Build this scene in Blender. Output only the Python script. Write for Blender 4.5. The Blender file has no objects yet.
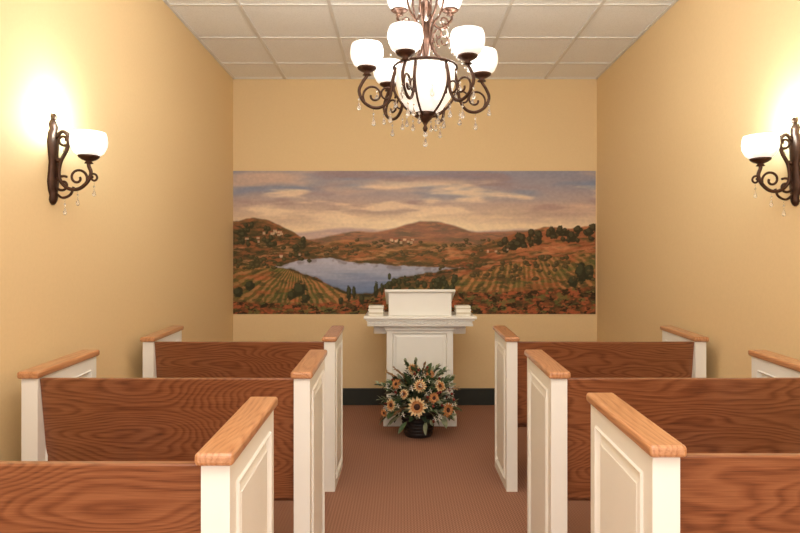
import bpy, bmesh, math, random
import numpy as np
from mathutils import Vector, Matrix
random.seed(7); rng=np.random.default_rng(5)
sc=bpy.context.scene
F=633.0; EYE=1.283
XL,XR,D,H=-1.583,1.827,5.93,3.054
YB=-1.6
def lin(c):
    out=[]
    for v in c:
        v=v/255.0
        out.append(v/12.92 if v<=.04045 else ((v+.055)/1.055)**2.4)
    return out
def C(r,g,b): return tuple(lin((r,g,b)))+(1.0,)

# ---------------- materials ----------------
def newmat(name):
    m=bpy.data.materials.new(name); m.use_nodes=True
    nt=m.node_tree; b=nt.nodes['Principled BSDF']
    return m,nt,b
def N(nt,t,**k):
    n=nt.nodes.new(t)
    for a,v in k.items(): setattr(n,a,v)
    return n
def simple(name,col,rough=.5,metal=0,noise=0,bump=0,scale=20):
    m,nt,b=newmat(name)
    b.inputs['Base Color'].default_value=col; b.inputs['Roughness'].default_value=rough; b.inputs['Metallic'].default_value=metal
    g=N(nt,'ShaderNodeNewGeometry'); n=N(nt,'ShaderNodeTexNoise'); n.inputs['Scale'].default_value=scale; n.inputs['Detail'].default_value=6
    nt.links.new(g.outputs['Position'],n.inputs['Vector'])
    if noise:
        r=N(nt,'ShaderNodeValToRGB'); 
        r.color_ramp.elements[0].position=.3; r.color_ramp.elements[1].position=.7
        r.color_ramp.elements[0].color=tuple(c*(1-noise) for c in col[:3])+(1,)
        r.color_ramp.elements[1].color=tuple(min(1,c*(1+noise)) for c in col[:3])+(1,)
        nt.links.new(n.outputs['Fac'],r.inputs['Fac']); nt.links.new(r.outputs['Color'],b.inputs['Base Color'])
    if bump:
        bp=N(nt,'ShaderNodeBump'); bp.inputs['Strength'].default_value=bump; bp.inputs['Distance'].default_value=.002
        nt.links.new(n.outputs['Fac'],bp.inputs['Height']); nt.links.new(bp.outputs['Normal'],b.inputs['Normal'])
    return m
WALL=simple('wall_paint',C(232,203,155),.75,noise=.015,bump=.15,scale=60)
WHITE=simple('white_paint',C(240,238,232),.38,noise=.01,scale=8)
BASE=simple('baseboard_vinyl',C(34,38,30),.5,noise=.1)
BRONZE=simple('bronze',C(74,50,38),.42,.65,noise=.3,scale=50)
TBAR=simple('tbar_paint',C(226,224,219),.5)
POT=simple('pot_dark',C(34,26,26),.5,noise=.3,bump=.5,scale=90)
PAPER=simple('booklet_paper',C(240,236,226),.6)
PAPER2=simple('booklet_cover',C(206,196,176),.6)

def tilemat():
    m,nt,b=newmat('ceiling_tile'); g=N(nt,'ShaderNodeNewGeometry')
    n=N(nt,'ShaderNodeTexNoise'); n.inputs['Scale'].default_value=140; n.inputs['Detail'].default_value=4
    nt.links.new(g.outputs['Position'],n.inputs['Vector'])
    r=N(nt,'ShaderNodeValToRGB'); r.color_ramp.elements[0].position=.35; r.color_ramp.elements[1].position=.55
    r.color_ramp.elements[0].color=C(238,238,236); r.color_ramp.elements[1].color=C(249,249,248)
    nt.links.new(n.outputs['Fac'],r.inputs['Fac']); nt.links.new(r.outputs['Color'],b.inputs['Base Color'])
    b.inputs['Roughness'].default_value=.9
    bp=N(nt,'ShaderNodeBump'); bp.inputs['Strength'].default_value=.3; bp.inputs['Distance'].default_value=.002
    nt.links.new(n.outputs['Fac'],bp.inputs['Height']); nt.links.new(bp.outputs['Normal'],b.inputs['Normal'])
    return m
TILE=tilemat()

def oak(name,dark,mid,light,axis='X',rough=.3,freq=250):
    m,nt,b=newmat(name); L=nt.links.new
    g=N(nt,'ShaderNodeNewGeometry')
    def mapped(sx,sy,sz):
        mp=N(nt,'ShaderNodeMapping'); mp.inputs['Scale'].default_value=(sx,sy,sz); L(g.outputs['Position'],mp.inputs['Vector']); return mp
    if axis=='X': A=(.8,2.2,3.6); B=(9,150,300)
    else: A=(6,1.0,6); B=(220,9,220)
    mp=mapped(*A); n=N(nt,'ShaderNodeTexNoise'); n.inputs['Scale'].default_value=1; n.inputs['Detail'].default_value=3; n.inputs['Roughness'].default_value=.33
    L(mp.outputs[0],n.inputs['Vector'])
    mu=N(nt,'ShaderNodeMath',operation='MULTIPLY'); mu.inputs[1].default_value=freq/6.283; L(n.outputs['Fac'],mu.inputs[0])
    si=N(nt,'ShaderNodeMath',operation='FRACT'); L(mu.outputs[0],si.inputs[0])
    # growth-ring profile: soft rise, dark late wood
    rr=N(nt,'ShaderNodeValToRGB'); e=rr.color_ramp.elements; e[0].position=0; e[0].color=(.15,.15,.15,1); e[1].position=1; e[1].color=(.15,.15,.15,1)
    q=e.new(.25); q.color=(.9,.9,.9,1); q=e.new(.6); q.color=(.7,.7,.7,1); q=e.new(.9); q.color=(.1,.1,.1,1)
    L(si.outputs[0],rr.inputs['Fac'])
    mp2=mapped(*B); n2=N(nt,'ShaderNodeTexNoise'); n2.inputs['Scale'].default_value=1; n2.inputs['Detail'].default_value=3; L(mp2.outputs[0],n2.inputs['Vector'])
    mx=N(nt,'ShaderNodeMath',operation='MULTIPLY_ADD'); mx.inputs[1].default_value=.36; L(rr.outputs['Color'],mx.inputs[0])
    m3=N(nt,'ShaderNodeMath',operation='MULTIPLY'); m3.inputs[1].default_value=.82; L(n2.outputs['Fac'],m3.inputs[0]); L(m3.outputs[0],mx.inputs[2])
    r=N(nt,'ShaderNodeValToRGB'); e=r.color_ramp.elements
    e[0].position=.25; e[0].color=dark; e[1].position=.85; e[1].color=light
    x=e.new(.5); x.color=mid
    L(mx.outputs[0],r.inputs['Fac']); L(r.outputs['Color'],b.inputs['Base Color'])
    b.inputs['Roughness'].default_value=rough; b.inputs['Coat Weight'].default_value=.4; b.inputs['Coat Roughness'].default_value=.18
    bp=N(nt,'ShaderNodeBump'); bp.inputs['Strength'].default_value=.1; bp.inputs['Distance'].default_value=.001
    L(n2.outputs['Fac'],bp.inputs['Height']); L(bp.outputs['Normal'],b.inputs['Normal'])
    return m
OAK=oak('oak_back',C(84,43,25),C(126,73,44),C(154,98,64),freq=340)
CAP=oak('oak_cap',C(150,94,58),C(182,126,84),C(202,148,106),axis='Y',rough=.28,freq=150)

def carpet():
    m,nt,b=newmat('carpet'); L=nt.links.new; g=N(nt,'ShaderNodeNewGeometry')
    sx=N(nt,'ShaderNodeSeparateXYZ'); L(g.outputs['Position'],sx.inputs[0])
    def s(o,k):
        a=N(nt,'ShaderNodeMath',operation='MULTIPLY'); a.inputs[1].default_value=k; L(sx.outputs[o],a.inputs[0])
        c=N(nt,'ShaderNodeMath',operation='SINE'); L(a.outputs[0],c.inputs[0]); return c
    a=s('X',2*math.pi/.016); c=s('Y',2*math.pi/.022)
    p=N(nt,'ShaderNodeMath',operation='MULTIPLY'); L(a.outputs[0],p.inputs[0]); L(c.outputs[0],p.inputs[1])
    ad=N(nt,'ShaderNodeMath',operation='MULTIPLY_ADD'); ad.inputs[1].default_value=.4; L(a.outputs[0],ad.inputs[0]); L(p.outputs[0],ad.inputs[2])
    n=N(nt,'ShaderNodeTexNoise'); n.inputs['Scale'].default_value=260; n.inputs['Detail'].default_value=3; L(g.outputs['Position'],n.inputs['Vector'])
    n3=N(nt,'ShaderNodeMath',operation='MULTIPLY_ADD'); n3.inputs[1].default_value=1.4; L(n.outputs['Fac'],n3.inputs[0]); L(ad.outputs[0],n3.inputs[2])
    mr=N(nt,'ShaderNodeMapRange'); mr.inputs['From Min'].default_value=-.7; mr.inputs['From Max'].default_value=2.1; L(n3.outputs[0],mr.inputs['Value'])
    r=N(nt,'ShaderNodeValToRGB'); r.color_ramp.elements[0].color=C(120,82,66); r.color_ramp.elements[1].color=C(178,134,112)
    L(mr.outputs[0],r.inputs['Fac']); L(r.outputs['Color'],b.inputs['Base Color']); b.inputs['Roughness'].default_value=.95
    b.inputs['Specular IOR Level'].default_value=.1
    bp=N(nt,'ShaderNodeBump'); bp.inputs['Strength'].default_value=.3; bp.inputs['Distance'].default_value=.002
    L(mr.outputs[0],bp.inputs['Height']); L(bp.outputs['Normal'],b.inputs['Normal'])
    return m
CARPET=carpet()
def shade_mat(name,st,col=(1,.95,.88,1)):
    m,nt,b=newmat(name); b.inputs['Base Color'].default_value=(.9,.88,.84,1); b.inputs['Roughness'].default_value=.3
    b.inputs['Emission Color'].default_value=col
    g=N(nt,'ShaderNodeTexCoord'); n=N(nt,'ShaderNodeTexNoise'); n.inputs['Scale'].default_value=9; n.inputs['Detail'].default_value=3; n.inputs['Distortion'].default_value=1.5
    nt.links.new(g.outputs['Object'],n.inputs['Vector'])
    mr=N(nt,'ShaderNodeMapRange'); mr.inputs['From Min'].default_value=.3; mr.inputs['From Max'].default_value=.7; mr.inputs['To Min'].default_value=st*.5; mr.inputs['To Max'].default_value=st*1.3
    nt.links.new(n.outputs['Fac'],mr.inputs['Value']); nt.links.new(mr.outputs[0],b.inputs['Emission Strength'])
    return m
SHADE=shade_mat('alabaster_glass',.85)
BOWL=shade_mat('alabaster_bowl',.75,(1,.9,.78,1))
def crystal():
    m,nt,b=newmat('crystal'); b.inputs['Base Color'].default_value=(1,.97,.92,1); b.inputs['Transmission Weight'].default_value=.85
    b.inputs['Roughness'].default_value=.03; b.inputs['IOR'].default_value=1.5; return m
CRY=crystal()

# ---------------- mesh helpers ----------------
def obj(name,verts,faces,mat,parent=None,loc=(0,0,0),smooth=False,bevel=0,seg=2):
    me=bpy.data.meshes.new(name); me.from_pydata([tuple(v) for v in verts],[],faces); me.update()
    bm=bmesh.new(); bm.from_mesh(me); bmesh.ops.recalc_face_normals(bm,faces=bm.faces); bm.to_mesh(me); bm.free()
    if isinstance(mat,(list,tuple)):
        for q in mat: me.materials.append(q)
    else: me.materials.append(mat)
    if smooth:
        me.polygons.foreach_set('use_smooth',[True]*len(me.polygons))
    o=bpy.data.objects.new(name,me); sc.collection.objects.link(o); o.location=loc
    if parent: o.parent=parent
    if bevel:
        b=o.modifiers.new('bevel','BEVEL'); b.width=bevel; b.segments=seg; b.limit_method='ANGLE'; b.angle_limit=.6
    return o
def empty(name,loc,rot=0):
    e=bpy.data.objects.new(name,None); e.empty_display_size=.1; e.location=loc; e.rotation_euler=(0,0,rot); sc.collection.objects.link(e); return e
BF=[(0,1,2,3),(4,7,6,5),(0,4,5,1),(1,5,6,2),(2,6,7,3),(3,7,4,0)]
def boxv(x0,x1,y0,y1,z0,z1):
    return [(x0,y0,z0),(x1,y0,z0),(x1,y1,z0),(x0,y1,z0),(x0,y0,z1),(x1,y0,z1),(x1,y1,z1),(x0,y1,z1)]
def box(name,x0,x1,y0,y1,z0,z1,mat,parent=None,bevel=0,seg=2):
    return obj(name,boxv(x0,x1,y0,y1,z0,z1),BF,mat,parent,bevel=bevel,seg=seg)
def multi(name,boxes,mat,parent=None,bevel=0):
    V=[];Fc=[]
    for b in boxes:
        o=len(V); V+=boxv(*b) if len(b)==6 else list(b); Fc+=[tuple(i+o for i in f) for f in BF]
    return obj(name,V,Fc,mat,parent,bevel=bevel)
def lathe(prof,n=32,c=(0,0,0)):
    V=[];Fc=[]
    for r,z in prof:
        for i in range(n):
            a=2*math.pi*i/n; V.append((c[0]+r*math.cos(a),c[1]+r*math.sin(a),c[2]+z))
    for j in range(len(prof)-1):
        for i in range(n):
            k=(i+1)%n; Fc.append((j*n+i,j*n+k,(j+1)*n+k,(j+1)*n+i))
    return V,Fc
def spline(pts,sub=6):
    P=[Vector(p) for p in pts]; P=[P[0]*2-P[1]]+P+[P[-1]*2-P[-2]]; out=[]
    for i in range(1,len(P)-2):
        for s in range(sub):
            t=s/sub; a,b,c,d=P[i-1],P[i],P[i+1],P[i+2]
            out.append(.5*((2*b)+(c-a)*t+(2*a-5*b+4*c-d)*t*t+(3*b-a-3*c+d)*t**3))
    out.append(P[-2]); return out
def tube(pts,r,n=8,sub=6,r2=None,smooth=True):
    P=spline(pts,sub) if smooth else [Vector(p) for p in pts]
    V=[];Fc=[];up=None
    m=len(P)
    for i,p in enumerate(P):
        t=(P[min(i+1,m-1)]-P[max(i-1,0)]).normalized()
        if up is None:
            up=t.orthogonal().normalized()
        up=(up-t*up.dot(t)).normalized(); s=t.cross(up)
        rr=r if r2 is None else r+(r2-r)*i/(m-1)
        for k in range(n):
            a=2*math.pi*k/n; V.append(p+up*math.cos(a)*rr+s*math.sin(a)*rr)
    for i in range(m-1):
        for k in range(n):
            l=(k+1)%n; Fc.append((i*n+k,i*n+l,(i+1)*n+l,(i+1)*n+k))
    Fc.append(tuple(range(n))[::-1]); Fc.append(tuple((m-1)*n+k for k in range(n)))
    return V,Fc
class Acc:
    def __init__(s): s.V=[];s.F=[]
    def add(s,vf,M=None):
        V,Fc=vf; o=len(s.V)
        s.V+=[(M@Vector(v)) if M else Vector(v) for v in V]; s.F+=[tuple(i+o for i in f) for f in Fc]
    def make(s,name,mat,parent=None,smooth=True): return obj(name,s.V,s.F,mat,parent,smooth=smooth)
def sph(c,r,rz=None,n=10,m=7):
    rz=rz or r; pr=[(max(1e-4,r*math.sin(math.pi*j/m)),-rz*math.cos(math.pi*j/m)) for j in range(m+1)]
    return lathe(pr,n,c)
def drop(c,h=.035,r=.008,n=8):  # teardrop with top at c
    pr=[(.0006,0),(r*.25,-h*.25),(r*.7,-h*.55),(r,-h*.78),(r*.6,-h*.93),(.0005,-h)]
    return lathe(pr,n,c)

# ---------------- room ----------------
T=.12
box('wall_left',XL-T,XL,YB,D+T,0,H+.1,WALL)
box('wall_right',XR,XR+T,YB,D+T,0,H+.1,WALL)
box('wall_back',XL,XR,D,D+T,0,H+.1,WALL)
box('floor',XL-T,XR+T,YB,D+T,-.1,0,CARPET)
# ceiling with T-bar grid
ce=empty('ceiling',(0,0,0))
box('ceiling_slab',XL,XR,YB,D,H+.006,H+.1,TILE,ce)
bars=[]
for x in (-1.097,-.487,.122,.731,1.340): bars.append((x-.012,x+.012,YB,D,H-.002,H+.006))
y=5.49
while y>YB: bars.append((XL,XR,y-.012,y+.012,H-.001,H+.006)); y-=.61
bars+= [(XL,XL+.02,YB,D,H-.002,H+.006),(XR-.02,XR,YB,D,H-.002,H+.006),(XL,XR,D-.02,D,H-.002,H+.006)]
multi('ceiling_grid',bars,TBAR,ce)
box('baseboard_back',XL,XR,D-.012,D,0,.158,BASE,bevel=.003)
box('baseboard_left',XL,XL+.012,YB,D-.012,0,.12,BASE,bevel=.003)
box('baseboard_right',XR-.012,XR,YB,D-.012,0,.12,BASE,bevel=.003)

# ---------------- mural ----------------
def vnoise(X,Y,sx,sy,octv=4,seed=0,pers=.5):
    r=np.random.default_rng(seed); out=np.zeros_like(X); amp=1;tot=0
    for o in range(octv):
        G=r.random((256,256)); th=.5*o+.3; Xr=X/sx; Yr=Y/sy
        u=(Xr*math.cos(th)-Yr*math.sin(th))*(2**o)+17.3*o+60; v=(Xr*math.sin(th)+Yr*math.cos(th))*(2**o)+9.1*o+60
        iu=np.floor(u).astype(int); iv=np.floor(v).astype(int); fu=u-iu; fv=v-iv
        fu=fu*fu*(3-2*fu); fv=fv*fv*(3-2*fv)
        g=lambda a,b: G[(iv+b)%256,(iu+a)%256]
        out+=amp*((g(0,0)*(1-fu)+g(1,0)*fu)*(1-fv)+(g(0,1)*(1-fu)+g(1,1)*fu)*fv); tot+=amp; amp*=pers
    return out/tot
def sst(a,b,x): t=np.clip((x-a)/(b-a),0,1); return t*t*(3-2*t)
def paint(X,Y):
    im=np.zeros(X.shape+(3,))
    def mix(mask,c):
        nonlocal im
        m=np.clip(mask,0,1)[...,None]; im=im*(1-m)+np.asarray(c,float)*m
    # sky
    ys=[171,190,205,218,230,240]; cs=[(152,150,164),(172,160,164),(200,174,160),(226,198,168),(244,218,182),(230,196,168)]
    for k in range(3): im[...,k]=np.interp(Y,ys,[c[k] for c in cs])
    n4=vnoise(X,Y,70,14,3,21,.4); mix(sst(.4,.62,n4)*sst(206,186,Y)*.8,(130,146,174))
    n1=vnoise(X,Y,80,17,4,3,.42); mix(sst(.45,.68,n1)*sst(228,205,Y)*.8,(222,188,164))
    n2=vnoise(X,Y,66,13,4,8,.42); mix(sst(.5,.7,n2)*sst(228,204,Y)*.6,(162,134,132))
    n3=vnoise(X,Y,52,9,4,15,.42); mix(sst(.5,.70,n3)*sst(176,188,Y)*sst(232,222,Y)*.85,(246,220,188))
    n5=vnoise(X,Y,90,7,3,16,.42); mix(sst(.5,.7,n5)*np.exp(-((Y-215)/9)**2)*.5,(182,150,142))
    mix(np.exp(-((X-430)/110)**2-((Y-225)/8)**2)*.6,(254,234,198))
    def ridge(pts,amp,sc_,seed,soft=1.0):
        px,py=zip(*pts); xs=np.arange(225,605.); yy=np.interp(xs,px,py); kk=np.ones(15)/15
        yy=np.convolve(np.pad(yy,7,'edge'),kk,'valid'); r=np.interp(X,xs,yy)+(vnoise(X,Y*0,sc_,1,4,seed)-.5)*amp
        return sst(-soft,soft,Y-r),Y-r
    def tex(cA,cB,sx,sy,seed,oct=5,cC=None):
        t=sst(.3,.7,vnoise(X,Y,sx,sy,oct,seed,.6))[...,None]; c=np.array(cA)*(1-t)+np.array(cB)*t
        if cC is not None:
            t=sst(.5,.66,vnoise(X,Y,sx*.6,sy*.6,4,seed+200,.6))[...,None]*.8; c=c*(1-t)+np.array(cC)*t
        return c
    m,_=ridge([(233,232),(300,233),(340,228),(380,230),(430,228),(480,231),(520,229),(595,232)],4,30,31,1.8); mix(m*.75,tex((178,152,160),(208,178,164),40,6,32))
    m,_=ridge([(233,238),(310,240),(330,236),(350,231),(375,232),(395,229),(415,222),(435,221),(455,226),(475,233),(500,232),(534,230),(595,230)],4,25,33,1.3); mix(m,tex((156,112,92),(122,104,86),20,4,34,5,(180,128,98)))
    mix(m*sst(230,250,Y)*.55,tex((180,116,80),(120,96,64),16,3,35,5,(90,84,56)))
    m,dd=ridge([(233,260),(300,252),(325,243),(350,239),(375,244),(395,250),(420,254),(595,262)],3,14,133); mix(m*.85,tex((176,110,72),(126,96,60),14,3,134,5,(86,82,52))); mix(m*np.exp(-((dd-1)/1.8)**2)*.5,(212,152,106))
    m,dd=ridge([(233,262),(370,258),(395,247),(425,241),(455,243),(480,250),(510,256),(595,262)],3,14,135); mix(m*.85,tex((166,104,68),(114,92,58),14,3,136,5,(84,80,52))); mix(m*np.exp(-((dd-1)/1.8)**2)*.45,(208,150,104))
    # left hill
    m,dd=ridge([(233,222),(248,219),(262,219),(278,225),(295,234),(318,243),(338,254),(350,264),(362,400),(595,400)],5,14,36); mix(m,tex((94,80,52),(154,98,64),12,4,37,5,(70,66,44))); mix(m*np.exp(-((dd-1.2)/2)**2)*.4,(176,118,78))
    # right slopes
    m,dd=ridge([(233,400),(405,400),(420,272),(440,260),(462,250),(490,240),(520,233),(545,228),(570,230),(595,225)],5,16,38); mix(m,tex((146,88,58),(186,116,76),16,5,39,5,(92,80,50)))
    mix(m*np.exp(-((dd-1.2)/2)**2)*.35,(198,136,92))
    nn=vnoise(X,Y,12,3.5,5,42,.6); mix(sst(.54,.64,nn)*sst(238,246,Y)*.6,(78,74,48))
    nn=vnoise(X,Y,14,3,5,43,.6); mix(sst(.56,.68,nn)*sst(240,246,Y)*sst(284,262,Y)*.55,(214,154,106))
    # lake
    top=np.interp(X,[281,290,305,330,345,360,380,410,440,458],[267,262,259,258,261,263,264,266,267,268])+(vnoise(X,Y*0,9,1,3,50)-.5)*3
    bot=np.interp(X,[281,298,316,332,345,358,372,382,395,410,440,458],[268,271,278,286,291,294,293,286,279,276,271,268])+(vnoise(X,Y*0,8,1,3,51)-.5)*3.5
    lm=sst(-.7,.7,Y-top)*sst(-.7,.7,bot-Y)
    t=sst(256,296,Y+(vnoise(X,Y,34,2.2,3,52)-.5)*16)[...,None]
    lake=np.array((194,190,202))*(1-t)+np.array((118,134,168))*t
    im=im*(1-lm[...,None])+lake*lm[...,None]
    rf=np.exp(-((Y-top-2)/2.2)**2)*lm; mix(rf*.5*sst(.4,.6,vnoise(X,Y,7,6,3,152)),(116,104,104))
    mask=((X>281)&(X<458))
    sh=np.exp(-((Y-bot-2)/2.4)**2)*mask; mix(sh*.85*sst(.3,.55,vnoise(X,Y,6,3,4,53,.6)),(58,58,40))
    sh=np.exp(-((Y-top+1.5)/1.6)**2)*mask; mix(sh*.7*sst(.35,.6,vnoise(X,Y,8,3,4,54,.6)),(82,72,52))
    # foreground fields
    m,dd=ridge([(233,266),(262,264),(290,271),(320,282),(345,294),(370,298),(400,291),(440,281),(480,272),(520,262),(560,256),(595,252)],3,12,60)
    mix(m,tex((134,104,60),(180,120,74),18,6,61,5,(98,94,54)))
    ang=np.arctan2(X-296,np.maximum(Y-258,1)); row=.5+.5*np.sin(ang*52+vnoise(X,Y,7,7,4,62,.6)*5)
    ml=m*sst(352,335,X)*sst(262,272,Y); mix(ml*sst(.45,.75,row)*.55,(86,92,52)); mix(ml*sst(.6,.2,row)*.45,(208,152,98))
    ang=np.arctan2(X-520,np.maximum(Y-214,1)); row=.5+.5*np.sin(ang*76+vnoise(X,Y,8,7,4,63,.6)*4.5)
    mr=m*sst(425,445,X)*sst(300,290,Y); mix(mr*sst(.45,.75,row)*.5,(100,90,52)); mix(mr*sst(.55,.2,row)*.45,(214,150,96))
    b2=sst(236,244,Y)*sst(266,256,Y)*sst(478,500,X); row=.5+.5*np.sin((X*.35+Y*1.6)+vnoise(X,Y,8,5,4,64,.6)*5); mix(b2*row*.45,(204,136,90))
    nn=vnoise(X,Y,26,7,5,69,.6); mix(m*sst(.52,.64,nn)*.45,(96,106,58)); nn=vnoise(X,Y,22,6,5,70,.6); mix(m*sst(.55,.68,nn)*.45,(190,96,62))
    nn=vnoise(X,Y,9,4,4,171,.6); mix(m*sst(.57,.68,nn)*.55,(72,70,46))
    m,_=ridge([(233,302),(290,304),(340,303),(380,296),(430,291),(480,292),(530,290),(595,286)],6,9,65)
    mix(m*.85,tex((74,62,40),(146,82,52),6,3.5,66)); nn=vnoise(X,Y,5,2.6,4,67,.6); mix(m*sst(.5,.62,nn)*.75,(194,104,68)); nn=vnoise(X,Y,6,3,4,68,.6); mix(m*sst(.54,.64,nn)*.65,(110,118,66)); nn=vnoise(X,Y,5,3,4,168,.6); mix(m*sst(.57,.66,nn)*.8,(48,44,30))
    # trees
    R=np.random.default_rng(77)
    BN=vnoise(X,Y,3.2,2.6,3,5,.6)-.5
    def blob(cx,cy,rx,ry,c,a=.95):
        ix=(gx>cx-rx*1.7-1)&(gx<cx+rx*1.7+1); iy=(gy>cy-ry*1.7-1)&(gy<cy+ry*1.7+1)
        sl=np.ix_(iy,ix)
        if not ix.any() or not iy.any(): return
        e=((X[sl]-cx)/rx)**2+((Y[sl]-cy)/ry)**2+BN[sl]*1.7
        mm=(sst(1.15,.7,e)*a)[...,None]; im[sl]=im[sl]*(1-mm)+np.array(c,float)*mm
    def tree(cx,base,w,h,c=(58,58,40)):
        blob(cx,base-h*.5,w,h*.55,c); blob(cx-w*.25,base-h*.66,w*.55,h*.3,tuple(v*1.55 for v in c),.55)
    for cx,b,w,h in [(349,302,2.3,17),(354,298,1.8,11),(376,297,2.2,16),(382,295,1.8,12),(390,298,2.6,12),(362,304,2.6,9),(341,305,2.8,8),(300,298,7,15),(305,303,5,9),(292,300,5,9),(581,282,6,19),(589,280,5,15),(573,287,5,12),(250,290,5,9),(238,298,5,11)]:
        tree(cx,b,w,h)
    for i in range(40): tree(R.uniform(385,455),R.uniform(280,297),R.uniform(1.6,3.6),R.uniform(3,9),(62,62,42))
    for i in range(50):
        x_=R.uniform(500,595); tree(x_,np.interp(x_,[500,545,595],[248,237,235])+R.uniform(-3,7),R.uniform(2.5,5),R.uniform(4,9),(64,58,40))
    for i in range(44): x_=R.uniform(233,310); tree(x_,np.interp(x_,[233,262,310],[226,224,244])+R.uniform(0,22),R.uniform(2,4.5),R.uniform(3,6),(66,62,42))
    for i in range(60): tree(R.uniform(440,595),R.uniform(258,282),R.uniform(1.5,4),R.uniform(2,5),(80,70,46))
    for i in range(34): tree(R.uniform(233,285),R.uniform(258,270),R.uniform(1.5,4),R.uniform(2,4.5),(76,70,46))
    for i in range(60): tree(R.uniform(320,500),R.uniform(240,256),R.uniform(1.2,3.2),R.uniform(1.6,3.4),(86,74,52))
    # villages
    for cx,cy,n in [(274,233,8),(402,241,11),(500,250,3),(287,256,3),(246,240,3)]:
        for i in range(n):
            x_=cx+R.uniform(-13,13); y_=cy+R.uniform(-2,2); w=R.uniform(.9,1.9); h=R.uniform(.7,1.4)
            mix(((abs(X-x_)<w)&(abs(Y-y_)<h))*.7,(226,192,156)); mix(((abs(X-x_)<w*1.1)&(abs(Y-y_+h+.4)<.5))*.7,(166,96,70))
    im*= (1+(vnoise(X,Y,2.6,1.8,2,90)-.5)*.08)[...,None]
    return np.clip(im,0,255)/255
nx,ny=700,277
gx=np.linspace(233,595.5,nx); gy=np.linspace(171,314,ny)
GX,GY=np.meshgrid(gx,gy); rgb=paint(GX,GY)
rgb=np.where(rgb<=.04045,rgb/12.92,((rgb+.055)/1.055)**2.4)
S=F/D
WX=(GX-402)/S; WZ=EYE-(GY-268)/S
WX=np.clip(WX,XL+.002,XR)
ve=np.stack([WX,np.full_like(WX,D-.004),WZ],-1).reshape(-1,3)
idx=np.arange(nx*ny).reshape(ny,nx)
fa=np.stack([idx[1:,:-1],idx[1:,1:],idx[:-1,1:],idx[:-1,:-1]],-1).reshape(-1,4)
me=bpy.data.meshes.new('wall_mural'); me.vertices.add(len(ve)); me.vertices.foreach_set('co',ve.ravel())
me.loops.add(fa.size); me.loops.foreach_set('vertex_index',fa.ravel().astype(np.int32))
me.polygons.add(len(fa)); me.polygons.foreach_set('loop_start',np.arange(0,fa.size,4,dtype=np.int32)); 
me.update(calc_edges=True)
at=me.color_attributes.new('paint','FLOAT_COLOR','POINT')
at.data.foreach_set('color',np.concatenate([rgb.reshape(-1,3),np.ones((nx*ny,1))],1).astype(np.float32).ravel())
m,nt,b=newmat('mural_paint'); a=N(nt,'ShaderNodeAttribute'); a.attribute_name='paint'
nt.links.new(a.outputs['Color'],b.inputs['Base Color']); b.inputs['Roughness'].default_value=.7; b.inputs['Specular IOR Level'].default_value=.15
me.materials.append(m); mo=bpy.data.objects.new('wall_mural',me); sc.collection.objects.link(mo)

# ---------------- pews ----------------
def pew_end(name,x0,x1,L,parent):
    zn,zf=.860,.882
    V=[(x0,0,0),(x1,0,0),(x1,L,0),(x0,L,0),(x0,0,zn),(x1,0,zn),(x1,L,zf),(x0,L,zf)]
    me=bpy.data.meshes.new(name); me.from_pydata(V,[],BF); me.materials.append(WHITE)
    bm=bmesh.new(); bm.from_mesh(me); bmesh.ops.recalc_face_normals(bm,faces=bm.faces)
    for sgn in (1,-1):
        f=[f for f in bm.faces if f.normal.x*sgn>.9]
        bmesh.ops.inset_individual(bm,faces=f,thickness=.075,depth=0)
        bmesh.ops.inset_individual(bm,faces=f,thickness=.006,depth=.006)
        bmesh.ops.inset_individual(bm,faces=f,thickness=.012,depth=-.016)
        bmesh.ops.inset_individual(bm,faces=f,thickness=.006,depth=0)
        bmesh.ops.inset_individual(bm,faces=f,thickness=.035,depth=.009)
        bmesh.ops.inset_individual(bm,faces=f,thickness=.002,depth=.002)
    bm.to_mesh(me); bm.free()
    o=bpy.data.objects.new(name,me); sc.collection.objects.link(o); o.parent=parent
    w_=.011
    o2=obj(name+'_cap',[(x0-w_,-.016,zn),(x1+w_,-.016,zn),(x1+w_,L+.016,zf+.001),(x0-w_,L+.016,zf+.001),
        (x0-w_,-.016,zn+.028),(x1+w_,-.016,zn+.028),(x1+w_,L+.016,zf+.029),(x0-w_,L+.016,zf+.029)],BF,CAP,parent,bevel=.009,seg=3)
L=.465
def pew(xo,xi,d):  # xo: left outer, xi: right outer
    cx=(xo+xi)/2; e=empty('church_pew',(cx,d,0)); w=(xi-xo)/2; t=.062
    pew_end('end_panel_a',-w,-w+t,L,e); pew_end('end_panel_b',w-t,w,L,e)
    a=w-t
    obj('backrest',[(-a,.085,.37),(a,.085,.37),(a,.110,.37),(-a,.110,.37),(-a,.012,.858),(a,.012,.858),(a,.037,.858),(-a,.037,.858)],BF,OAK,e,bevel=.004)
    box('seat',-a,a,.105,.46,.40,.435,OAK,e,bevel=.008)
    box('seat_rail',-a,a,.42,.445,.30,.40,OAK,e)
    box('stretcher',-a,a,.2,.225,.32,.40,OAK,e)
pew(-1.48,-.37,1.36); pew(-1.455,-.352,2.42); pew(-1.487,-.385,3.63)
pew(.562,1.66,1.42); pew(.57,1.655,2.42); pew(.60,1.745,3.63)

# ---------------- lectern ----------------
le=empty('lectern',(.146,5.15,0))
w=.268
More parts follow.
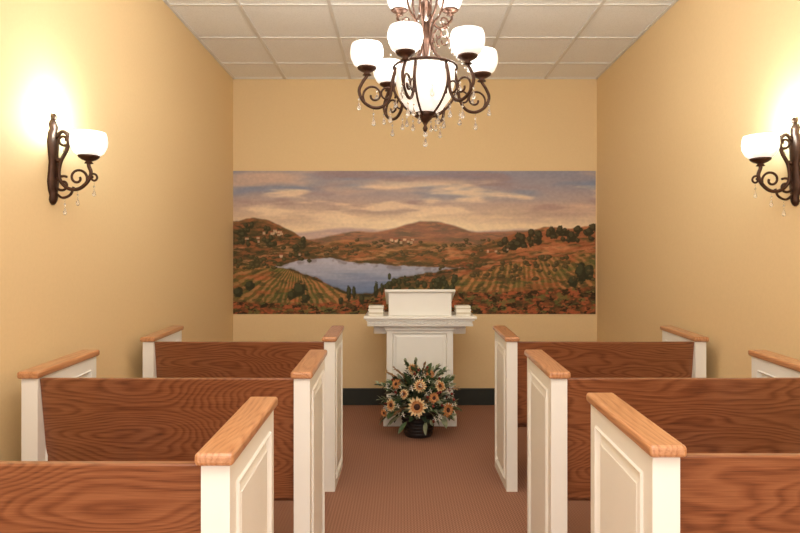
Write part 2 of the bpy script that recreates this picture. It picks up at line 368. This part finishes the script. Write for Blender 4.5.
# body with recessed panel
me=bpy.data.meshes.new('body'); me.from_pydata(boxv(-w,w,0,.40,.10,.80),[],BF); me.materials.append(WHITE)
bm=bmesh.new(); bm.from_mesh(me); bmesh.ops.recalc_face_normals(bm,faces=bm.faces)
for ax in ('y','x'):
    f=[f for f in bm.faces if (f.normal.y<-.9 if ax=='y' else abs(f.normal.x)>.9) and f.calc_area()>.1]
    bmesh.ops.inset_individual(bm,faces=f,thickness=.06,depth=0)
    bmesh.ops.inset_individual(bm,faces=f,thickness=.008,depth=.006)
    bmesh.ops.inset_individual(bm,faces=f,thickness=.014,depth=-.016)
    bmesh.ops.inset_individual(bm,faces=f,thickness=.03,depth=.008)
bm.to_mesh(me); bm.free(); o=bpy.data.objects.new('body',me); sc.collection.objects.link(o); o.parent=le
multi('plinth',[(-w-.03,w+.03,-.03,.43,0,.085),(-w-.015,w+.015,-.015,.415,.085,.11)],WHITE,le,bevel=.006)
multi('cornice',[(-w-.02,w+.02,-.02,.42,.775,.80),(-w-.06,w+.06,-.04,.43,.80,.815),(-.425,.425,-.075,.44,.815,.835),(-.435,.435,-.09,.445,.858,.872),(-.42,.42,-.072,.44,.835,.858)],WHITE,le,bevel=.004)
multi('side_bracket',[(-.38,-w,.06,.36,.74,.815),(w,.38,.06,.36,.74,.815)],WHITE,le,bevel=.01)
box('top_board',-.452,.452,-.105,.46,.872,.897,WHITE,le,bevel=.007)
den=[]; x=-.425
while x<.41: den.append((x,x+.016,-.090,-.070,.836,.857)); x+=.031
multi('dentil_moulding',den,WHITE,le)
# reading desk, slopes down to the speaker side
obj('reading_box',[(-.255,-.02,.897),(.255,-.02,.897),(.255,.40,.897),(-.255,.40,.897),(-.255,-.02,1.085),(.255,-.02,1.085),(.255,.40,.97),(-.255,.40,.97)],BF,WHITE,le,bevel=.004)
obj('reading_top',[(-.285,-.05,1.09),(.285,-.05,1.09),(.285,.43,.965),(-.285,.43,.965),(-.285,-.05,1.112),(.285,-.05,1.112),(.285,.43,.987),(-.285,.43,.987)],BF,WHITE,le,bevel=.005)
for sx in (-1,1):
    e=empty('booklet_stack',(.146+sx*.355,5.20,.897)); z=0
    for i in range(6):
        h=.011+.004*(i%2); dx=random.uniform(-.006,.006)
        box('booklet_%d'%(i+1),-.06+dx,.06+dx,-.07,.08,z,z+h,[PAPER,PAPER2][i%3==1],e,bevel=.001); z+=h

# ---------------- lamp parts ----------------
def shade_profile(r,h):
    pr=[(.018,0),(r*.45,h*.03),(r*.78,h*.2),(r*.96,h*.45),(r,h*.65),(r*.96,h*.88),(r*.9,h)]
    pr+=[(r*.87,h),(r*.92,h*.86),(r*.95,h*.65),(r*.91,h*.46),(r*.73,h*.24),(r*.4,h*.08),(.001,h*.06)]
    return pr
def spiral(cx,cz,r0,r1,a0,turns,n=18):
    return [(cx+(r0+(r1-r0)*i/n)*math.cos(a0+turns*2*math.pi*i/n),0,cz+(r0+(r1-r0)*i/n)*math.sin(a0+turns*2*math.pi*i/n)) for i in range(n+1)]
def lamp(loc,parent,power,col,rad=.035):
    l=bpy.data.lights.new('bulb','POINT'); l.energy=power; l.color=col; l.shadow_soft_size=rad
    o=bpy.data.objects.new('bulb',l); o.location=loc; sc.collection.objects.link(o); o.parent=parent

# ---------------- chandelier ----------------
CX,CY=.105,2.86; H0=H; DZ=-.018
ch=empty('chandelier',(CX,CY,DZ)); R=.265; HC=H-DZ
fr=Acc(); cr=Acc(); sh=Acc()
# central column
fr.add(lathe([(.001,2.19),(.05,2.2),(.06,2.21),(.03,2.23),(.016,2.26),(.028,2.3),(.034,2.34),(.02,2.39),(.012,2.43),(.03,2.46),(.034,2.48),(.014,2.51),(.011,2.6),(.02,2.63),(.024,2.65),(.008,2.68),(.004,2.70)],20))
# ceiling canopy + chain
fr.add(lathe([(.001,HC-.04),(.015,HC-.04),(.03,HC-.03),(.06,HC-.012),(.065,HC-.002),(.065,HC)],24))
z=2.70;k=0
while z<HC-.04:
    M=Matrix.Translation((0,0,z+.016))@Matrix.Rotation(math.pi/2*(k%2),4,'Z')
    pts=[(.008*math.cos(t*math.pi/5),0,.018*math.sin(t*math.pi/5)) for t in range(11)]
    fr.add(tube(pts,.0022,6,2),M); z+=.028;k+=1
# bottom bowl finial
fr.add(lathe([(.001,1.915),(.008,1.92),(.012,1.932),(.006,1.945),(.014,1.96),(.03,1.975),(.034,1.985),(.05,2.0),(.03,2.005)],20))
for i in range(6):
    A=math.radians(10+60*i); M=Matrix.Rotation(A,4,'Z')
    # main arm
    fr.add(tube([(.135,0,2.20),(.152,0,2.13),(.16,0,2.07),(.19,0,2.025),(.235,0,2.015),(.28,0,2.04),(.30,0,2.085),(.285,0,2.125),(R,0,2.155),(R,0,2.17)],.0072,8,5),M)
    # scrolls
    fr.add(tube(spiral(.235,2.07,.055,.012,math.radians(-90),1.25),.005,6,2),M)
    fr.add(tube(spiral(.175,2.075,.04,.01,math.radians(200),-1.1),.0045,6,2),M)
    # cage bar: top hub to bottom finial
    fr.add(tube([(.02,0,2.62),(.055,0,2.60),(.085,0,2.54),(.07,0,2.46),(.035,0,2.40),(.03,0,2.33),(.06,0,2.26),(.11,0,2.215),(.142,0,2.16),(.142,0,2.10),(.11,0,2.04),(.06,0,1.995),(.03,0,1.985)],.0052,8,5),M)
    fr.add(tube(spiral(.085,2.33,.035,.008,math.radians(230),-1.2),.004,6,2),M)
    # cup
    fr.add(lathe([(.001,2.155),(.02,2.158),(.012,2.168),(.03,2.178),(.042,2.186),(.044,2.192),(.03,2.19)],18,(0,0,0)),M@Matrix.Translation((R,0,0)))
    sh.add(lathe([(r,z+2.183) for r,z in shade_profile(.074,.111)],28),M@Matrix.Translation((R,0,0)))
    # crystals
    for (rr,zz,h) in [(.235,2.006,.06),(.30,2.07,.055),(.16,2.02,.055),(.085,2.0,.05),(.22,2.11,.045)]:
        p=M@Vector((rr,0,zz)); cr.add(tube([(p.x,p.y,p.z+.002),(p.x,p.y,p.z-.02)],.0008,5,1,smooth=False)); cr.add(sph((p.x,p.y,p.z-.02),.0055,n=8,m=5)); cr.add(drop((p.x,p.y,p.z-.026),h*.8,.0105))
    M2=Matrix.Rotation(A+math.radians(30),4,'Z')
    p=M2@Vector((.142,0,2.10)); cr.add(sph((p.x,p.y,p.z-.012),.005,n=8,m=5)); cr.add(drop((p.x,p.y,p.z-.018),.045,.010))
    # bead chain swag between upper cage and arm
    a0=M@Vector((.07,0,2.46)); a1=M@Vector((R-.02,0,2.17))
    for j in range(1,12):
        t=j/12; q=a0.lerp(a1,t); q.z-=math.sin(math.pi*t)*.06; cr.add(sph(q,.0045,n=6,m=4))
    lamp(M@Vector((R,0,2.33)),ch,7.0,(1,.95,.87))
# upper tier
for i in range(3):
    A=math.radians(270+120*i); M=Matrix.Rotation(A,4,'Z'); r_=.135; u=.045
    fr.add(tube([(.02,0,2.47),(.05,0,2.41),(.09,0,2.38+u*.5),(.125,0,2.385+u),(.145,0,2.41+u),(r_,0,2.43+u)],.006,8,5),M)
    fr.add(tube(spiral(.10,2.43,.03,.008,math.radians(-90),1.2),.0045,6,2),M)
    fr.add(lathe([(.001,2.42+u),(.018,2.425+u),(.012,2.432+u),(.03,2.44+u),(.04,2.448+u),(.03,2.45+u)],18),M@Matrix.Translation((r_,0,0)))
    sh.add(lathe([(r,z+2.445+u) for r,z in shade_profile(.058,.095)],28),M@Matrix.Translation((r_,0,0)))
    p=M@Vector((.12,0,2.378+u)); cr.add(sph((p.x,p.y,p.z-.01),.005,n=8,m=5)); cr.add(drop((p.x,p.y,p.z-.016),.04,.008))
    lamp(M@Vector((r_,0,2.60+u)),ch,5.0,(1,.96,.9))
# ring
fr.add(tube([(.143*math.cos(t*math.pi/12),.143*math.sin(t*math.pi/12),2.205) for t in range(25)],.006,6,1,smooth=False))
cr.add(sph((0,0,1.905),.012,n=12,m=8)); cr.add(drop((0,0,1.897),.05,.012,12))
fr.make('frame',BRONZE,ch); sh.make('glass_shades',SHADE,ch); cr.make('crystal_drops',CRY,ch)
bw=Acc(); bw.add(lathe([(.001,1.99),(.04,1.995),(.08,2.02),(.115,2.07),(.132,2.13),(.134,2.19),(.13,2.2),(.128,2.19),(.126,2.13),(.11,2.078),(.07,2.03),(.001,2.005)],36))
bw.make('center_bowl',BOWL,ch)

# ---------------- sconces ----------------
def sconce(x,y,rot):
    e=empty('wall_sconce',(x,y,0),rot); fr=Acc(); cr=Acc(); sh=Acc()
    # backplate: ornate outline in YZ, thickness x
    out=[(0,1.955),(.016,1.945),(.026,1.93),(.018,1.91),(.03,1.89),(.038,1.85),(.03,1.8),(.024,1.76),(.03,1.72),(.038,1.67),(.03,1.63),(.018,1.61),(.024,1.59),(.014,1.575),(0,1.568)]
    poly=out+[(-a,b) for a,b in out[-2:0:-1]]; n=len(poly)
    V=[(0,a,b) for a,b in poly]+[(.012,a,b) for a,b in poly]+[(.022,a*.6,1.76+(b-1.76)*.93) for a,b in poly]
    Fc=[tuple(range(n))[::-1],tuple(range(2*n,3*n))]+[(j*n+i,j*n+(i+1)%n,(j+1)*n+(i+1)%n,(j+1)*n+i) for j in (0,1) for i in range(n)]
    fr.add((V,Fc))
    # main S arm
    fr.add(tube([(.018,0,1.87),(.05,0,1.90),(.075,0,1.875),(.07,0,1.82),(.04,0,1.76),(.035,0,1.69),(.07,0,1.645),(.12,0,1.64),(.16,0,1.67),(.178,0,1.71),(.168,0,1.745),(.168,0,1.765)],.0085,8,5))
    fr.add(tube(spiral(.055,1.862,.036,.008,math.radians(80),-1.3),.006,6,2))
    fr.add(tube(spiral(.118,1.69,.05,.01,math.radians(-90),1.3),.006,6,2))
    fr.add(tube(spiral(.05,1.66,.04,.01,math.radians(60),1.2),.006,6,2))
    fr.add(tube([(.02,0,1.62),(.05,0,1.60),(.085,0,1.615),(.1,0,1.65)],.006,6,5))
    fr.add(tube(spiral(.19,1.69,.022,.006,math.radians(180),-1.2),.005,6,2))
    fr.add(lathe([(.001,1.752),(.02,1.755),(.012,1.765),(.03,1.772),(.044,1.782),(.047,1.79),(.03,1.788)],20,(.168,0,0)))
    fr.add(sph((.03,0,1.77),.012)); fr.add(sph((.012,0,1.965),.012,.016))
    sh.add(lathe([(r,z+1.78) for r,z in shade_profile(.08,.115)],32,(.168,0,0)))
    for (rr,zz,h) in [(.118,1.632,.05),(.192,1.67,.045),(.06,1.59,.05),(.06,1.86,.04)]:
        cr.add(tube([(rr,0,zz),(rr,0,zz-.02)],.0008,5,1,smooth=False)); cr.add(sph((rr,0,zz-.02),.005,n=8,m=5)); cr.add(drop((rr,0,zz-.026),h*.85,.009))
    fr.make('frame',BRONZE,e); sh.make('glass_shade',SHADE,e); cr.make('crystal_drops',CRY,e)
    lamp((.15,0,1.93),e,8.0,(.72,.98,1.0),.04)
sconce(XL,2.86,0); sconce(XR,2.93,math.pi)

# ---------------- flower arrangement ----------------
fl=empty('flower_arrangement',(.125,4.86,0))
pa=Acc()
pa.add(lathe([(.001,0),(.10,0),(.105,.01),(.115,.08),(.13,.17),(.138,.175),(.138,.195),(.128,.195),(.12,.17),(.001,.16)],28))
for i in range(6): pa.add(lathe([(.104+i*.005,.02+i*.025),(.113+i*.0045,.026+i*.025),(.108+i*.005,.034+i*.025)],28))
pa.make('basket',POT,fl)
G1=simple('leaf_green',C(74,96,58),.55,noise=.4,scale=25); G2=simple('leaf_sage',C(142,148,118),.6,noise=.3,scale=25); G3=simple('leaf_dark',C(46,60,44),.5,noise=.4,scale=25)
PET=simple('petal_cream',C(230,200,150),.6,noise=.12,scale=30); PET2=simple('petal_tan',C(196,134,80),.6,noise=.2,scale=30)
CEN=simple('flower_center',C(64,36,24),.8,noise=.4,scale=150); BER=simple('berry_red',C(120,38,30),.4); WF=simple('blossom_white',C(240,234,220),.6); DRY=simple('dried_stem',C(160,124,84),.7,noise=.2)
def leafmesh(l,w,bend):
    V=[];n=6
    for i in range(n+1):
        t=i/n; ww=w*math.sin(math.pi*min(1,t*.95+.03))**.8; z=-bend*t*t
        V+= [(-ww,l*t,z+ww*.35),(0,l*t,z),(ww,l*t,z+ww*.35)]
    Fc=[]
    for i in range(n):
        a=i*3; Fc+=[(a,a+1,a+4,a+3),(a+1,a+2,a+5,a+4)]
    return V,Fc
def orient(p,dirv,roll=0):
    q=Vector(dirv).to_track_quat('Y','Z'); return Matrix.Translation(p)@q.to_matrix().to_4x4()@Matrix.Rotation(roll,4,'Y')
acc={'g1':Acc(),'g2':Acc(),'g3':Acc(),'st':Acc(),'dr':Acc()}
for i in range(420):
    th=random.uniform(0,2*math.pi); ph=random.uniform(-.35,1.45); rr=random.uniform(.3,1.05)
    dv=Vector((math.cos(th)*math.cos(ph)*1.0,math.sin(th)*math.cos(ph)*.8,math.sin(ph)*1.1)).normalized()
    base=Vector((0,0,.2)); p=base+Vector((dv.x*.23*rr,dv.y*.18*rr,max(-.08,dv.z*.24*rr)+.02))
    d2=(dv+Vector((random.uniform(-.6,.6),random.uniform(-.6,.6),random.uniform(-.5,.4)))).normalized()
    kk=random.choice(['g1','g1','g2','g2','g3'])
    l=random.uniform(.06,.12); acc[kk].add(leafmesh(l,l*random.uniform(.14,.26),random.uniform(0,.03)),orient(p,d2,random.uniform(-.8,.8)))
# long sprays and dried stems
for n_,(dx,dy,dz) in enumerate([(-.28,-.05,.08),(-.24,0,.28),(.27,-.04,.06),(.25,0,.24),(.05,0,.34),(-.1,.02,.35),(.15,.02,.31),(-.2,-.12,-.02),(.24,-.12,-.03),(-.3,.02,.18),(.3,.02,.16),(-.02,-.03,.36),(.2,-.05,.3),(-.18,-.06,.32)]):
    P=spline([(0,0,.2),(dx*.5,dy*.5,.2+dz*.6+.03),(dx,dy,.2+dz)],8)
    dry=n_%3==1
    acc['dr' if dry else 'st'].add(tube(P,.003,5,1,smooth=False))
    for j,p in enumerate(P[3:]):
        for s in (-1,1):
            d2=Vector((dx,dy,dz)).normalized()+Vector((random.uniform(-.3,.3),s*.6,random.uniform(-.1,.7)*s))
            acc['dr' if dry else ('g2' if j%2 else 'g1')].add(leafmesh(.03 if dry else .05,.008 if dry else .012,.008),orient(p,d2.normalized(),random.uniform(-1,1)))
for k_,nm,mt in (('g1','leaves_green',G1),('g2','leaves_sage',G2),('g3','leaves_dark',G3),('st','stems',G3),('dr','dried_stems',DRY)): acc[k_].make(nm,mt,fl)
pc=Acc(); pt=Acc(); cc=Acc()
fls=[(413,369,.048,0,0),(396,384,.038,-.1,1),(417,407,.066,-.27,0),(440,386,.044,-.12,0),(391,405,.046,-.17,0),(448,410,.052,-.18,1),(430,374,.034,-.02,1),(404,394,.036,-.22,0),(434,398,.038,-.22,1),(384,413,.032,-.08,1),(420,386,.044,-.18,0)]
for px,py,r,dy,kind in fls:
    y=4.86+dy; p=Vector(((px-402)/F*y-.125,dy,EYE-(py-268)/F*y))
    dv=Vector((p.x*1.6+random.uniform(-.15,.15),-.45,(p.z-.2)*.8+random.uniform(-.08,.14))).normalized()
    q=dv.to_track_quat('Z','Y').to_matrix().to_4x4(); M0=Matrix.Translation(p)@q
    for ring in (0,1):
        tgt=pt if (kind or ring) else pc
        for i in range(15):
            a=2*math.pi*(i+.5*ring)/15+random.uniform(-.06,.06); V,Fc=leafmesh(r*(.85-.42*ring)*random.uniform(.85,1.1),r*.15,r*(-.1-.15*ring)+random.uniform(-.004,.012))
            tgt.add((V,Fc),M0@Matrix.Rotation(a,4,'Z')@Matrix.Translation((0,r*.28,.002*ring)))
    cc.add(sph((0,0,0),r*.38,r*.2,12,8),M0)
pc.make('sunflower_petals',PET,fl); pt.make('tan_petals',PET2,fl); cc.make('flower_centers',CEN,fl)
be=Acc(); wf=Acc()
for i in range(130):
    th=random.uniform(0,2*math.pi); ph=random.uniform(-.2,1.4); k=random.uniform(.85,1.15)
    p=(math.cos(th)*math.cos(ph)*.27*k,math.sin(th)*math.cos(ph)*.24*k,.22+math.sin(ph)*.27*k)
    if i%3==0: be.add(sph(p,.011,n=8,m=6))
    else:
        for j in range(5):
            a=j*1.2566; wf.add(leafmesh(.020,.008,-.004),orient(p,(math.cos(a),-.2,math.sin(a))))
be.make('berries',BER,fl); wf.make('white_blossoms',WF,fl)

# ---------------- light / world / camera ----------------
w=bpy.data.worlds.new('world'); sc.world=w; w.use_nodes=True
bg=w.node_tree.nodes['Background']; bg.inputs[0].default_value=(1,.96,.9,1); bg.inputs[1].default_value=2.4
al=bpy.data.lights.new('fill_light','AREA'); al.shape='RECTANGLE'; al.size=2.4; al.size_y=1.2; al.energy=58; al.color=(1,.95,.88)  # added fill lamp, out of view; brightens the room, no fixture modelled
ao=bpy.data.objects.new('fill_light',al); ao.location=(.12,.2,H-.03); sc.collection.objects.link(ao)
cam=bpy.data.cameras.new('camera'); co=bpy.data.objects.new('camera',cam); sc.collection.objects.link(co)
co.location=(0,0,EYE); co.rotation_euler=(math.pi/2,0,0); cam.sensor_width=36; cam.lens=F*36/800; cam.shift_x=-.0025; cam.shift_y=.0019; cam.clip_start=.02
sc.camera=co
sc.view_settings.view_transform='Standard'
